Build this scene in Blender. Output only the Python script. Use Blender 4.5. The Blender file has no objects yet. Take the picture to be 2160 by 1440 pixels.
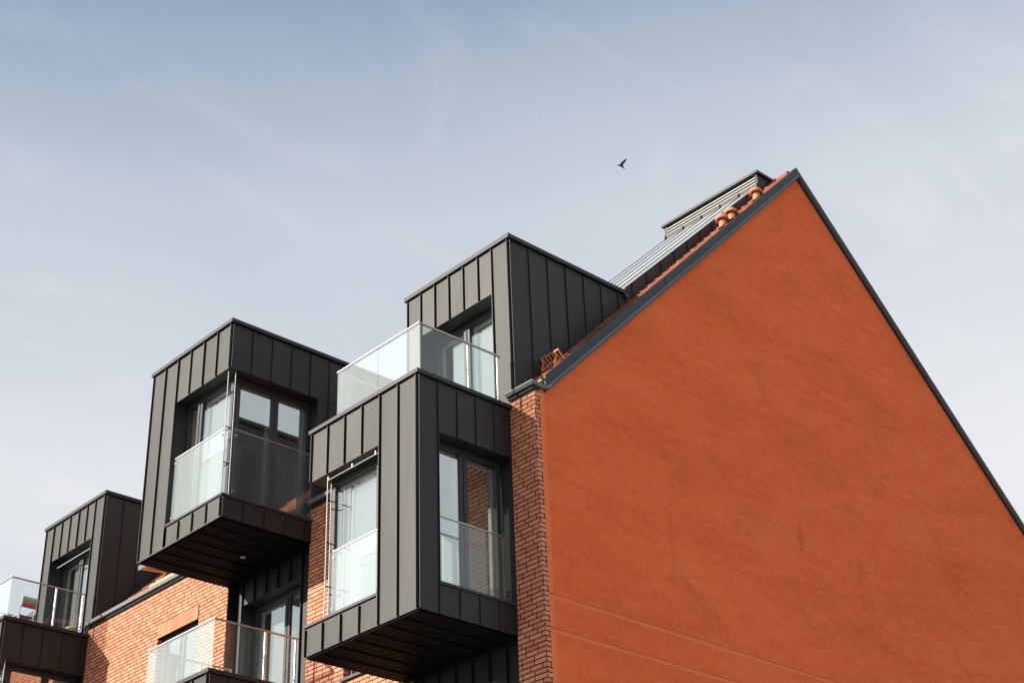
import bpy, bmesh, math, random
from mathutils import Vector, Matrix
random.seed(7)
scene = bpy.context.scene
COL = scene.collection
R = math.radians

# ------------------------------------------------------------------ materials
def mat(name):
    m = bpy.data.materials.new(name); m.use_nodes = True
    nt = m.node_tree; nt.nodes.clear()
    return m, nt
def nd(nt, typ, **kw):
    n = nt.nodes.new(typ)
    for k, v in kw.items():
        if k == 'inputs':
            for i, val in v.items(): n.inputs[i].default_value = val
        else: setattr(n, k, v)
    return n
def out(nt, sock):
    o = nd(nt, 'ShaderNodeOutputMaterial'); nt.links.new(sock, o.inputs['Surface']); return o
def math_(nt, op, a, b=None, c=None):
    n = nd(nt, 'ShaderNodeMath', operation=op)
    for i, v in enumerate((a, b, c)):
        if v is None: continue
        if isinstance(v, (int, float)): n.inputs[i].default_value = v
        else: nt.links.new(v, n.inputs[i])
    return n.outputs[0]
def ramp(nt, fac, stops):
    r = nd(nt, 'ShaderNodeValToRGB')
    els = r.color_ramp.elements
    while len(els) < len(stops): els.new(0.5)
    for e, (p, c) in zip(els, stops):
        e.position = p; e.color = c if len(c) == 4 else (*c, 1)
    nt.links.new(fac, r.inputs[0]); return r.outputs[0]
def noise(nt, vec, scale, detail=4, rough=.55, dist=0.):
    n = nd(nt, 'ShaderNodeTexNoise')
    n.inputs['Scale'].default_value = scale; n.inputs['Detail'].default_value = detail
    n.inputs['Roughness'].default_value = rough; n.inputs['Distortion'].default_value = dist
    nt.links.new(vec, n.inputs['Vector']); return n.outputs['Fac']
def mixc(nt, fac, a, b, blend='MIX'):
    n = nd(nt, 'ShaderNodeMix', data_type='RGBA', blend_type=blend)
    if isinstance(fac, (int, float)): n.inputs[0].default_value = fac
    else: nt.links.new(fac, n.inputs[0])
    for i, v in ((6, a), (7, b)):
        if isinstance(v, tuple): n.inputs[i].default_value = v if len(v) == 4 else (*v, 1)
        else: nt.links.new(v, n.inputs[i])
    return n.outputs[2]
def bump(nt, h, strength, dist):
    b = nd(nt, 'ShaderNodeBump'); b.inputs['Strength'].default_value = strength
    b.inputs['Distance'].default_value = dist
    nt.links.new(h, b.inputs['Height']); return b.outputs[0]
def coords(nt, scale=None):
    t = nd(nt, 'ShaderNodeNewGeometry').outputs['Position']
    if scale:
        m = nd(nt, 'ShaderNodeMapping'); m.inputs['Scale'].default_value = scale
        nt.links.new(t, m.inputs['Vector']); return m.outputs[0]
    return t
def principled(nt, color, rough, spec=.5, metal=0., normal=None):
    p = nd(nt, 'ShaderNodeBsdfPrincipled')
    for k, v in (('Base Color', color), ('Roughness', rough), ('Specular IOR Level', spec), ('Metallic', metal)):
        if isinstance(v, tuple): p.inputs[k].default_value = (*v, 1) if len(v) == 3 else v
        elif isinstance(v, (int, float)): p.inputs[k].default_value = v
        else: nt.links.new(v, p.inputs[k])
    if normal is not None: nt.links.new(normal, p.inputs['Normal'])
    return p

def make_metal(name, base, rough, spec, warm=(1, .93, .84), mott=.25, bumpy=.10, metal=0):
    m, nt = mat(name)
    P = coords(nt, (1, 1, .35)); Q = coords(nt)
    n1 = noise(nt, P, 1.6, 5, .6); n2 = noise(nt, Q, 55, 3, .6)
    n3 = noise(nt, coords(nt, (9, 9, .25)), 2.2, 3, .6)
    a = math_(nt, 'ADD', math_(nt, 'MULTIPLY', n1, .5), math_(nt, 'ADD', math_(nt, 'MULTIPLY', n2, .25), math_(nt, 'MULTIPLY', n3, .25)))
    c = ramp(nt, a, [(.3, tuple(v*(1-mott) for v in base)), (.7, tuple(v*(1+mott) for v in base))])
    isl = nd(nt, 'ShaderNodeNewGeometry').outputs['Random Per Island']
    c = mixc(nt, math_(nt, 'MULTIPLY', isl, .35), c, tuple(v*1.9 for v in base))
    a = math_(nt, 'ADD', a, math_(nt, 'MULTIPLY', math_(nt, 'SUBTRACT', isl, .5), .35))
    rr = math_(nt, 'ADD', math_(nt, 'MULTIPLY', a, .16 if rough > .2 else .02), rough-(.08 if rough > .2 else .01))
    # small light drip marks and specks
    sp = nd(nt, 'ShaderNodeTexVoronoi'); sp.inputs['Scale'].default_value = 1.7
    nt.links.new(coords(nt, (1, 1, .8)), sp.inputs['Vector'])
    spot = math_(nt, 'LESS_THAN', sp.outputs['Distance'], .022)
    c = mixc(nt, math_(nt, 'MULTIPLY', spot, .8), c, (.3, .29, .27))
    p = principled(nt, c, rr, spec, metal, bump(nt, noise(nt, P, 1.1, 3), bumpy, .03) if bumpy else None)
    p.inputs['Specular Tint'].default_value = (*warm, 1)
    out(nt, p.outputs[0]); return m
M = {}
M['zinc'] = make_metal('anthracite_zinc', (.0040, .0050, .0080), .56, .58, (1, .965, .90), bumpy=.2)
M['frame'] = make_metal('grey_aluminium', (.024, .026, .032), .48, .5, (1, .97, .93), mott=.1)
M['trim'] = make_metal('dark_flashing', (.022, .029, .035), .45, .32, (1, 1, 1))
M['lip'] = make_metal('flashing_fold', (.10, .125, .14), .45, .4, (1, 1, 1))  # paler tone painted in for the sky light the fold catches
M['coping'] = make_metal('grey_eave_coping', (.105, .112, .11), .5, .5, (1, 1, 1), mott=.12)
M['roofzinc'] = make_metal('roof_zinc_sky_sheen', (.30, .31, .32), .34, 1.0, (1, 1, 1), mott=.08, bumpy=0)  # dark zinc given a pale base that imitates glancing sky glare
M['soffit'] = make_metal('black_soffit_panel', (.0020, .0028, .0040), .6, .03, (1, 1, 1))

def brick_nodes(nt, plain=False):
    g = nd(nt, 'ShaderNodeNewGeometry'); s = nd(nt, 'ShaderNodeSeparateXYZ'); nt.links.new(g.outputs['Position'], s.inputs[0])
    u = math_(nt, 'SUBTRACT', s.outputs[0], s.outputs[1]); z = s.outputs[2]
    v = math_(nt, 'DIVIDE', z, .075); row = math_(nt, 'FLOOR', v)
    wn = nd(nt, 'ShaderNodeTexWhiteNoise', noise_dimensions='1D'); nt.links.new(row, wn.inputs['W'])
    # running bond that steps by a third, with irregular rows
    off = math_(nt, 'ADD', math_(nt, 'MULTIPLY', math_(nt, 'MODULO', row, 3), .3334), math_(nt, 'MULTIPLY', math_(nt, 'FLOOR', math_(nt, 'MULTIPLY', wn.outputs[0], 2)), .3334))
    uu = math_(nt, 'ADD', math_(nt, 'DIVIDE', u, .25), off)
    fu = math_(nt, 'FRACT', uu); fv = math_(nt, 'FRACT', v); iu = math_(nt, 'FLOOR', uu)
    wob = math_(nt, 'MULTIPLY', math_(nt, 'SUBTRACT', noise(nt, g.outputs['Position'], 25, 2), .5), .05)
    du = math_(nt, 'SUBTRACT', .5, math_(nt, 'ABSOLUTE', math_(nt, 'SUBTRACT', fu, .5)))
    dv = math_(nt, 'SUBTRACT', .5, math_(nt, 'ABSOLUTE', math_(nt, 'SUBTRACT', fv, .5)))
    du = math_(nt, 'MULTIPLY', du, 3.33)
    d = math_(nt, 'ADD', math_(nt, 'MINIMUM', du, dv), wob)
    mask = nd(nt, 'ShaderNodeMapRange', interpolation_type='SMOOTHSTEP'); nt.links.new(d, mask.inputs[0])
    mask.inputs[1].default_value = .085; mask.inputs[2].default_value = .125
    cb = nd(nt, 'ShaderNodeCombineXYZ'); nt.links.new(iu, cb.inputs[0]); nt.links.new(row, cb.inputs[1])
    w2 = nd(nt, 'ShaderNodeTexWhiteNoise', noise_dimensions='3D'); nt.links.new(cb.outputs[0], w2.inputs['Vector'])
    return g.outputs['Position'], mask.outputs[0], w2.outputs['Value']
def make_brick():
    m, nt = mat('red_clinker_brick')
    P, mask, rid = brick_nodes(nt)
    col = ramp(nt, rid, [(0, (.58, .19, .095)), (.35, (.66, .235, .125)), (.7, (.72, .285, .16)), (.93, (.71, .31, .185)), (1, (.50, .155, .08))])
    g = noise(nt, P, 60, 3, .6); big = noise(nt, P, .9, 3)
    col = mixc(nt, math_(nt, 'MULTIPLY', g, .28), col, (.46, .15, .08))
    col = mixc(nt, math_(nt, 'MULTIPLY', math_(nt, 'SUBTRACT', big, .35), .5), col, (.66, .33, .21))
    col = mixc(nt, mask, (.012, .008, .007), col)
    h = math_(nt, 'ADD', mask, math_(nt, 'MULTIPLY', g, .15))
    p = principled(nt, col, .75, .25, 0, bump(nt, h, .9, .008))
    out(nt, p.outputs[0]); return m
M['brick'] = make_brick()
def make_brick_plain():
    m, nt = mat('soldier_brick')
    P = coords(nt)
    oi = nd(nt, 'ShaderNodeNewGeometry').outputs['Random Per Island']
    col = ramp(nt, oi, [(0, (.60, .19, .095)), (.5, (.68, .24, .125)), (1, (.72, .28, .155))])
    g = noise(nt, P, 60, 3, .6)
    col = mixc(nt, math_(nt, 'MULTIPLY', g, .3), col, (.36, .12, .065))
    p = principled(nt, col, .75, .25, 0, bump(nt, g, .3, .004)); out(nt, p.outputs[0]); return m
M['soldier'] = make_brick_plain()
def make_plaster(name, dark, mid, light, grain=1., spots=()):
    m, nt = mat(name)
    P = coords(nt)
    # trowel strokes run down along the slope
    mp = nd(nt, 'ShaderNodeMapping'); mp.inputs['Rotation'].default_value = (R(38), 0, 0); mp.inputs['Scale'].default_value = (1, .35, 1.3)
    nt.links.new(P, mp.inputs['Vector'])
    a = noise(nt, mp.outputs[0], .8, 6, .62, .4); b = noise(nt, mp.outputs[0], 4.5, 5, .65); c = noise(nt, P, 42, 3, .7); e = noise(nt, P, 9, 4, .65)
    f = math_(nt, 'ADD', math_(nt, 'MULTIPLY', a, .27), math_(nt, 'ADD', math_(nt, 'MULTIPLY', b, .26), math_(nt, 'ADD', math_(nt, 'MULTIPLY', c, .27*grain), math_(nt, 'MULTIPLY', e, .22))))
    col = ramp(nt, f, [(.34, dark), (.51, mid), (.68, light)])
    # a few soot smudges
    sm = noise(nt, coords(nt, (1, 1.4, .75)), .75, 5, .6, .6)
    col = mixc(nt, ramp(nt, sm, [(.60, (0, 0, 0)), (.80, (.45, .45, .45))]), col, tuple(v*.55 for v in dark))
    for (yy, zz, ry, rz, k) in spots:      # old rub marks and damp patches
        mp2 = nd(nt, 'ShaderNodeMapping'); mp2.inputs['Location'].default_value = (0, -yy/ry, -zz/rz); mp2.inputs['Scale'].default_value = (0, 1/ry, 1/rz)
        nt.links.new(P, mp2.inputs['Vector'])
        ln = nd(nt, 'ShaderNodeVectorMath', operation='LENGTH'); nt.links.new(mp2.outputs[0], ln.inputs[0])
        dd = math_(nt, 'ADD', ln.outputs['Value'], math_(nt, 'MULTIPLY', math_(nt, 'SUBTRACT', e, .5), 1.6))
        fac = nd(nt, 'ShaderNodeMapRange', interpolation_type='SMOOTHSTEP'); nt.links.new(dd, fac.inputs[0])
        for i_, v_ in ((1, 1.25), (2, .1), (3, 0.), (4, k)): fac.inputs[i_].default_value = v_
        col = mixc(nt, fac.outputs[0], col, tuple(v*.62 for v in dark))
    hh = math_(nt, 'ADD', math_(nt, 'MULTIPLY', c, .6), math_(nt, 'MULTIPLY', e, .6))
    p = principled(nt, col, .9, .12, 0, bump(nt, hh, .35*grain, .012)); out(nt, p.outputs[0]); return m
M['plaster'] = make_plaster('orange_render', (.57, .096, .032), (.765, .155, .051), (.87, .212, .077), 1., [(6.37, 12.2, .10, .32, .38), (11.1, 12.7, .9, .5, .16), (7.7, 10.7, 1.0, .35, .16), (5.15, 12.2, .5, .4, .12), (7.2, 17.8, .4, .3, .14), (9.5, 15.5, .7, .5, .12)])
M['groove'] = make_plaster('orange_render_smooth', (.78, .19, .070), (.83, .21, .080), (.87, .235, .092), .3)
def make_tile():
    m, nt = mat('clay_roof_tile')
    P = coords(nt)
    oi = nd(nt, 'ShaderNodeNewGeometry').outputs['Random Per Island']
    col = ramp(nt, oi, [(0, (.25, .075, .038)), (.5, (.33, .105, .052)), (1, (.40, .145, .078))])
    g = noise(nt, P, 14, 4, .6)
    col = mixc(nt, math_(nt, 'MULTIPLY', g, .45), col, (.27, .09, .05))
    p = principled(nt, col, .8, .2, 0, bump(nt, noise(nt, P, 70, 3), .25, .004)); out(nt, p.outputs[0]); return m
M['tile'] = make_tile()
def simple(name, col, rough=.5, spec=.5, metal=0., var=.12, scale=18):
    m, nt = mat(name)
    n = noise(nt, coords(nt), scale, 4, .6)
    c = ramp(nt, n, [(.3, tuple(v*(1-var) for v in col)), (.7, tuple(min(1, v*(1+var)) for v in col))])
    p = principled(nt, c, rough, spec, metal, bump(nt, n, .05, .004)); out(nt, p.outputs[0]); return m
M['terracotta'] = simple('terracotta_vent', (.62, .24, .13), .7, .3)
M['stepmetal'] = simple('orange_powder_coat', (.70, .22, .08), .5, .4)
M['steel'] = simple('brushed_stainless', (.46, .45, .44), .38, .5, 1., .06, 40)
M['rod'] = simple('galvanised_rod', (.34, .33, .32), .45, .5, .3, .06, 40)
M['slat'] = simple('pale_louvre_slat', (.42, .41, .38), .5, .4, 0, .05, 20)
M['black'] = simple('black_fitting', (.012, .012, .013), .5, .3)
M['innerwhite'] = simple('white_inner_frame', (.80, .78, .72), .5, .4, 0, .03)
M['interior'] = simple('pale_room_wall', (.80, .80, .64), .9, .1, 0, .06, 3)
M['blind'] = simple('white_fabric_blind', (.70, .70, .70), .9, .05, 0, .03, 6)
M['wood'] = simple('pine_sash', (.62, .38, .20), .55, .35, 0, .15, 12)
M['membrane'] = simple('grey_roof_membrane', (.12, .12, .12), .8, .2)
M['bird'] = simple('dark_plumage', (.012, .012, .016), .6, .2)
M['ground'] = simple('pale_paving', (.24, .225, .205), .9, .2, 0, .12, .6)
M['whitepaint'] = simple('white_tube_paint', (.78, .76, .72), .4, .5)
M['pot'] = simple('yellow_glaze', (.62, .55, .16), .4, .5)
M['green'] = simple('green_plastic', (.20, .42, .22), .5, .4)
M['whiteclip'] = simple('white_gutter_board', (.75, .73, .70), .6, .3)
def make_chair_fabric():
    m, nt = mat('striped_webbing')
    g = nd(nt, 'ShaderNodeNewGeometry'); s = nd(nt, 'ShaderNodeSeparateXYZ')
    tc = nd(nt, 'ShaderNodeTexCoord'); nt.links.new(tc.outputs['UV'], s.inputs[0])
    c = ramp(nt, s.outputs[1], [(0, (.05, .06, .22)), (.1, (.62, .06, .07)), (.42, (.70, .14, .12)), (.47, (.25, .36, .22)), (.74, (.45, .48, .25)), (.8, (.62, .36, .10)), (.92, (.02, .02, .03))])
    for e in c.node.color_ramp.elements: pass
    c.node.color_ramp.interpolation = 'CONSTANT'
    p = principled(nt, c, .8, .2); out(nt, p.outputs[0]); return m
M['webbing'] = make_chair_fabric()
def thin_fresnel(nt):
    # same reflectance on both sides of the sheet
    fr = nd(nt, 'ShaderNodeFresnel'); bf = nd(nt, 'ShaderNodeNewGeometry').outputs['Backfacing']
    nt.links.new(math_(nt, 'ADD', 1.5, math_(nt, 'MULTIPLY', bf, 1/1.5-1.5)), fr.inputs[0]); return fr
def make_pane():
    m, nt = mat('solar_control_glass')
    fr = thin_fresnel(nt)
    f = math_(nt, 'MINIMUM', math_(nt, 'ADD', math_(nt, 'MULTIPLY', fr.outputs[0], .8), .33), 1.0)
    gl = nd(nt, 'ShaderNodeBsdfGlossy'); gl.inputs['Roughness'].default_value = .0; gl.inputs['Color'].default_value = (.86, .94, .94, 1)
    wav = bump(nt, noise(nt, coords(nt), 1.3, 2), .02, .02); nt.links.new(wav, gl.inputs['Normal'])
    tr = nd(nt, 'ShaderNodeBsdfTransparent'); tr.inputs['Color'].default_value = (.94, .955, .945, 1)
    mx = nd(nt, 'ShaderNodeMixShader'); nt.links.new(f, mx.inputs[0]); nt.links.new(tr.outputs[0], mx.inputs[1]); nt.links.new(gl.outputs[0], mx.inputs[2])
    out(nt, mx.outputs[0]); return m
M['pane'] = make_pane()
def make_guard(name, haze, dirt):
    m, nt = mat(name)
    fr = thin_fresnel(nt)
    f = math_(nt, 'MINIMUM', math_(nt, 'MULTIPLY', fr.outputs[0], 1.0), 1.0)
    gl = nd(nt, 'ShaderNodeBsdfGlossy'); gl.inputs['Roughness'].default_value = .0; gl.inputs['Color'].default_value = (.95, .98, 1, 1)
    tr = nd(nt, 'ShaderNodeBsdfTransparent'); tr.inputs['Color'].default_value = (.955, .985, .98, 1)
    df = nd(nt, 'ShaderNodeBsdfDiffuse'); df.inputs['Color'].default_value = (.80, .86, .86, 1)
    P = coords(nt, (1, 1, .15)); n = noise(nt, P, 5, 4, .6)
    dust_glow = math_(nt, 'ADD', math_(nt, 'MULTIPLY', n, dirt), haze)
    m1 = nd(nt, 'ShaderNodeMixShader'); nt.links.new(dust_glow, m1.inputs[0]); nt.links.new(tr.outputs[0], m1.inputs[1]); nt.links.new(df.outputs[0], m1.inputs[2])
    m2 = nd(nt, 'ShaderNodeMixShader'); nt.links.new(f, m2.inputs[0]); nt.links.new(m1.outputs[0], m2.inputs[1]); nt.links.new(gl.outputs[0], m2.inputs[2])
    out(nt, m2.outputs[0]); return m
M['guard'] = make_guard('sunlit_dusty_balustrade_glass', .125, .05)  # front panes: glow of sun on dust put into a stronger haze
M['guardshaded'] = make_guard('shaded_balustrade_glass', .010, .02)  # same glass for the shaded sides, haze cut to match the missing sun

# ------------------------------------------------------------------ mesh helpers
class MB:
    def __init__(s): s.v = []; s.f = []; s.sm = []
    def add(s, vs, fs, smooth=False):
        b = len(s.v); s.v += [tuple(v) for v in vs]; s.f += [tuple(i+b for i in f) for f in fs]; s.sm += [smooth]*len(fs); return s
    def box(s, x0, x1, y0, y1, z0, z1):
        x0, x1 = sorted((x0, x1)); y0, y1 = sorted((y0, y1)); z0, z1 = sorted((z0, z1))
        vs = [(x, y, z) for z in (z0, z1) for y in (y0, y1) for x in (x0, x1)]
        return s.add(vs, [(0, 2, 3, 1), (4, 5, 7, 6), (0, 1, 5, 4), (2, 6, 7, 3), (0, 4, 6, 2), (1, 3, 7, 5)])
    def hexa(s, p):   # 8 points, same order as box
        return s.add(p, [(0, 2, 3, 1), (4, 5, 7, 6), (0, 1, 5, 4), (2, 6, 7, 3), (0, 4, 6, 2), (1, 3, 7, 5)])
    def prism_x(s, poly, x0, x1):   # poly = [(y,z)] counterclockwise seen from +X
        n = len(poly); vs = [(x0, y, z) for y, z in poly] + [(x1, y, z) for y, z in poly]
        fs = [tuple(range(n-1, -1, -1)), tuple(range(n, 2*n))] + [(i, (i+1) % n, n+(i+1) % n, n+i) for i in range(n)]
        return s.add(vs, fs)
    def tube(s, p, q, r, n=10, r2=None):
        p = Vector(p); q = Vector(q); d = (q-p).normalized(); r2 = r if r2 is None else r2
        a = d.orthogonal().normalized(); b = d.cross(a)
        vs = []
        for c, rr in ((p, r), (q, r2)):
            for i in range(n):
                t = 2*math.pi*i/n; vs.append(c + (a*math.cos(t)+b*math.sin(t))*rr)
        fs = [(i, (i+1) % n, n+(i+1) % n, n+i) for i in range(n)]
        s.add(vs, fs, True); s.add(vs[:n], [tuple(range(n-1, -1, -1))]); s.add(vs[n:], [tuple(range(n))]); return s
    def bar(s, p, q, w, h, up=(0, 0, 1)):
        p = Vector(p); q = Vector(q); d = (q-p).normalized(); u = Vector(up); a = d.cross(u).normalized(); b = a.cross(d).normalized()
        vs = [c + a*sx*w/2 + b*sz*h/2 for sz in (-1, 1) for c in (p, q) for sx in (-1, 1)]
        vs = [vs[i] for i in (0, 1, 2, 3, 4, 5, 6, 7)]
        return s.hexa(vs)
    def lathe(s, c, prof, n=20, axis=None):
        A = Matrix.Identity(3) if axis is None else Vector((0, 0, 1)).rotation_difference(Vector(axis)).to_matrix()
        c = Vector(c); vs = []
        for r, z in prof:
            for i in range(n):
                t = 2*math.pi*i/n; vs.append(c + A @ Vector((r*math.cos(t), r*math.sin(t), z)))
        fs = []
        for k in range(len(prof)-1):
            for i in range(n):
                fs.append((k*n+i, k*n+(i+1) % n, (k+1)*n+(i+1) % n, (k+1)*n+i))
        return s.add(vs, fs, True)
    def build(s, name, m, parent=None, bevel=0.):
        me = bpy.data.meshes.new(name); me.from_pydata(s.v, [], s.f); me.polygons.foreach_set('use_smooth', s.sm)
        bm = bmesh.new(); bm.from_mesh(me); bmesh.ops.recalc_face_normals(bm, faces=bm.faces)
        bm.to_mesh(me); bm.free()
        me.materials.append(m); o = bpy.data.objects.new(name, me); COL.objects.link(o)
        if parent is not None: o.parent = parent
        if bevel:
            b = o.modifiers.new('bevel', 'BEVEL'); b.width = bevel; b.segments = 2; b.limit_method = 'ANGLE'
        return o
def tag(o, label, cat, group=None, kind=None):
    o['label'] = label; o['category'] = cat
    if group: o['group'] = group
    if kind: o['kind'] = kind
    return o
def empty(name, loc=(0, 0, 0)):
    o = bpy.data.objects.new(name, None); COL.objects.link(o); o.location = loc; o.empty_display_size = .3; return o

# ------------------------------------------------------------------ the building
B = empty('apartment_building')
tag(B, 'brick apartment house with black metal bays, clay tile roof and orange rendered gable', 'building')

RZ, RS = 13.06, .995          # tile surface: z = RZ + RS*y on the street side
RIDGE_Y = 7.90
XL = -31.0                    # far end of the facade
def rect_holes(mb, x0, x1, z0, z1, holes, y0, y1):
    xs = sorted({x0, x1, *[h[0] for h in holes], *[h[1] for h in holes]}); zs = sorted({z0, z1, *[h[2] for h in holes], *[h[3] for h in holes]})
    xs = [x for x in xs if x0 <= x <= x1]; zs = [z for z in zs if z0 <= z <= z1]
    inside = lambda x, z: any(h[0] < x < h[1] and h[2] < z < h[3] for h in holes)
    nx, nz = len(xs)-1, len(zs)-1
    solid = [[not inside((xs[i]+xs[i+1])/2, (zs[k]+zs[k+1])/2) for k in range(nz)] for i in range(nx)]
    for i in range(nx):
        for k in range(nz):
            if not solid[i][k]: continue
            a, b, c, d = xs[i], xs[i+1], zs[k], zs[k+1]
            mb.add([(a, y0, c), (b, y0, c), (b, y0, d), (a, y0, d)], [(0, 1, 2, 3)])
            mb.add([(a, y1, c), (b, y1, c), (b, y1, d), (a, y1, d)], [(3, 2, 1, 0)])
            nb = lambda p, q: 0 <= p < nx and 0 <= q < nz and solid[p][q]
            if not nb(i-1, k): mb.add([(a, y0, c), (a, y1, c), (a, y1, d), (a, y0, d)], [(0, 3, 2, 1)])
            if not nb(i+1, k): mb.add([(b, y0, c), (b, y1, c), (b, y1, d), (b, y0, d)], [(0, 1, 2, 3)])
            if not nb(i, k-1): mb.add([(a, y0, c), (b, y0, c), (b, y1, c), (a, y1, c)], [(0, 3, 2, 1)])
            if not nb(i, k+1): mb.add([(a, y0, d), (b, y0, d), (b, y1, d), (a, y1, d)], [(0, 1, 2, 3)])

P = -12.88                    # the facade pattern repeats
holes = []
for q in (0,):
    dx = P*q
    holes += [(-3.14+dx, -.57+dx, 6.4, 13.0),           # bay with balcony on top and the recess under it
              (-8.24+dx, -5.73+dx, 3.2, 13.0),          # high corner bay and the door recess under it
              (-10.61+dx, -9.18+dx, 9.70, 12.005),      # french window
              (-4.69+dx, -3.55+dx, 9.66, 12.0)]
holes += [(-16.0, -13.41, 9.16, 13.0)]
holes = [h for h in holes if h[0] > XL+.3]
mb = MB(); rect_holes(mb, XL, 0, 0, 13.0, holes, 0, .105)
wall = mb.build('brick_wall', M['brick'], B)
mb = MB(); mb.box(-.012, 0.0, .105, .10501, 0, .01)
# back structure behind the brick skin, keeps rooms dark
mb = MB()
mb.box(XL, -.02, .95, 1.1, 0, 12.7)
mb.build('inner_wall', M['interior'], B)
mb = MB(); mb.box(XL-.2, XL, 0, 15.7, 0, 13.0); mb.box(XL, -.3, 15.5, 15.7, 0, 13.0)
mb.prism_x([(0, 13.0), (15.7, 13.0), (RIDGE_Y, 20.6)], XL-.2, XL)
mb.build('rear_wall', M['plaster'], B)

# gable wall with two horizontal rebates
GZ = lambda y: 12.92+.99*y if y < 7.94 else 12.92+.99*7.94-.968*(y-7.94)
YR = 15.7
def gable_piece(z0, z1):
    poly = [(.105, z0), (YR, z0)]
    if z1 >= 13: poly += [(YR, GZ(YR)), (7.94, GZ(7.94)), (.105, GZ(.105))]
    else: poly += [(YR, z1), (.105, z1)]
    return poly
mb = MB(); gr = MB()
cuts = [(0, 9.158), (9.220, 9.675), (9.737, 99)]
for a, b in cuts: mb.prism_x(gable_piece(a, b), -.30, -.004)
gable = mb.build('gable_wall', M['plaster'], B)
gable['label'] = 'orange rendered gable wall with two shallow horizontal lines'
for a, b in ((9.158, 9.220), (9.675, 9.737)):
    gr.hexa([(-.30, .105, a), (-.006, .105, a), (-.30, YR, a), (-.007, YR, a), (-.30, .105, b), (-.013, .105, b), (-.30, YR, b), (-.013, YR, b)])
gr.build('rebate', M['groove'], gable)
mb = MB(); mb.box(-.05, -.0015, .105, .20, 0, 9.158); mb.box(-.05, -.0015, .105, .20, 9.220, 9.675); mb.box(-.05, -.0015, .105, .20, 9.737, 12.98)
mb.build('corner_bead', M['groove'], gable)

# roof tiles: rows of flat clay tiles
ROW = .225; TW = .21; YT = 6.45
seg_low = [(XL, -28.92), (-26.29, -16.05), (-13.42, -8.31), (-5.69, -3.17), (-.55, -.01)]
mb = MB()
rng = random.Random(3)
def tile_row(y, x0, x1):
    n = max(1, round((x1-x0)/TW)); w = (x1-x0)/n
    for i in range(n):
        a = x0+i*w+.002; b = x0+(i+1)*w-.002
        dz = rng.uniform(-.004, .004); dl = rng.uniform(-.006, .006)
        y0 = y-.012+dl; y1 = y+ROW+.04
        t0 = RZ+RS*y0-.002+dz; t1 = RZ+RS*y1-.048
        m_ = (a+b)/2; c_ = .012
        mb.add([(a, y0, t0-.034), (m_, y0, t0-.034+c_), (b, y0, t0-.034), (b, y0-.012, t0), (m_, y0-.012, t0+c_), (a, y0-.012, t0), (a, y1, t1), (m_, y1, t1+c_), (b, y1, t1),
                (a, y1, t1-.034), (m_, y1, t1-.034+c_), (b, y1, t1-.034)],
               [(0, 1, 4, 5), (1, 2, 3, 4), (5, 4, 7, 6), (4, 3, 8, 7), (0, 5, 6, 9), (2, 11, 8, 3), (0, 9, 10, 1), (1, 10, 11, 2)])
y = .03
while y < RIDGE_Y-.05:
    if y < 2.92:
        for a, b in seg_low: tile_row(y, a, b)
    else:
        tile_row(y, -.56, -.01)
        if y < YT: tile_row(y, XL, -3.15)
    y += ROW
roof = mb.build('roof', M['tile'], B)
mb = MB()
# solid deck under the tiles, between the dormers, and rear slope
for a, b in seg_low: mb.prism_x([(.12, 12.8), (2.92, 12.8+RS*2.92), (2.92, RZ-.09+RS*2.92), (.12, RZ-.09)], a, b-.012)
mb.prism_x([(2.92, 12.8+RS*2.92), (RIDGE_Y, 12.8+RS*RIDGE_Y), (RIDGE_Y, RZ-.09+RS*RIDGE_Y), (2.92, RZ-.09+RS*2.92)], -3.16, -.022)
mb.prism_x([(RIDGE_Y, 12.8+RS*RIDGE_Y), (15.9, 12.9), (15.9, 13.13), (RIDGE_Y, RZ-.09+RS*RIDGE_Y)], -3.16, -.022)
zz = RZ-.09+RS*YT
mb.prism_x([(2.92, 12.8+RS*2.92), (YT, zz-.2), (9.35, zz-.2), (15.9, 12.9), (15.9, 13.13), (9.35, zz), (YT, zz), (2.92, RZ-.09+RS*2.92)], XL, -3.161)
mb.build('roof_deck', M['tile'], roof)
mb = MB()   # ridge tiles
x = -.12
while x > -.5:
    mb.tube((x, RIDGE_Y-.02, RZ+RS*RIDGE_Y-.125), (x-.36, RIDGE_Y-.02, RZ+RS*RIDGE_Y-.14), .115, 14, .102); x -= .33
mb.build('ridge_tile', M['tile'], roof)

# verge flashing on the gable: tall face, fold, drip edge
mb = MB()
def verge(y0, y1, c0, c1, s, xa, xb, ybase=0, zb=0):
    f = lambda y, c: zb + s*(y-ybase)+c
    mb.prism_x([(y0, f(y0, c0)), (y1, f(y1, c0)), (y1, f(y1, c1)), (y0, f(y0, c1))], xa, xb)
AP = 7.905
verge(.205, AP, 12.8925, 13.085, .992, -.05, .045)
lips = MB()
def lip(y0, y1, s, zb, yb):
    f = lambda y, c: zb + s*(y-yb)+c
    P = lambda y, c, x: (x, y, f(y, c))
    lips.hexa([P(y0, 12.838, -.03), P(y0, 12.838, .100), P(y1, 12.838, -.03), P(y1, 12.838, .100), P(y0, 12.892, -.03), P(y0, 12.892, .046), P(y1, 12.892, -.03), P(y1, 12.892, .046)])
lip(.205, AP, .992, 0, 0)
verge(.205, AP, 12.80, 12.836, .992, -.05, .034)
zt = lambda c: c+.992*AP
verge(AP+.0005, YR+.2, zt(12.8925), zt(13.085), -.966, -.05, .045, AP)
lip(AP+.0005, YR+.2, -.966, .992*AP, AP)
verge(AP+.0005, YR+.2, zt(12.80), zt(12.836), -.966, -.05, .034, AP)
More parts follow.
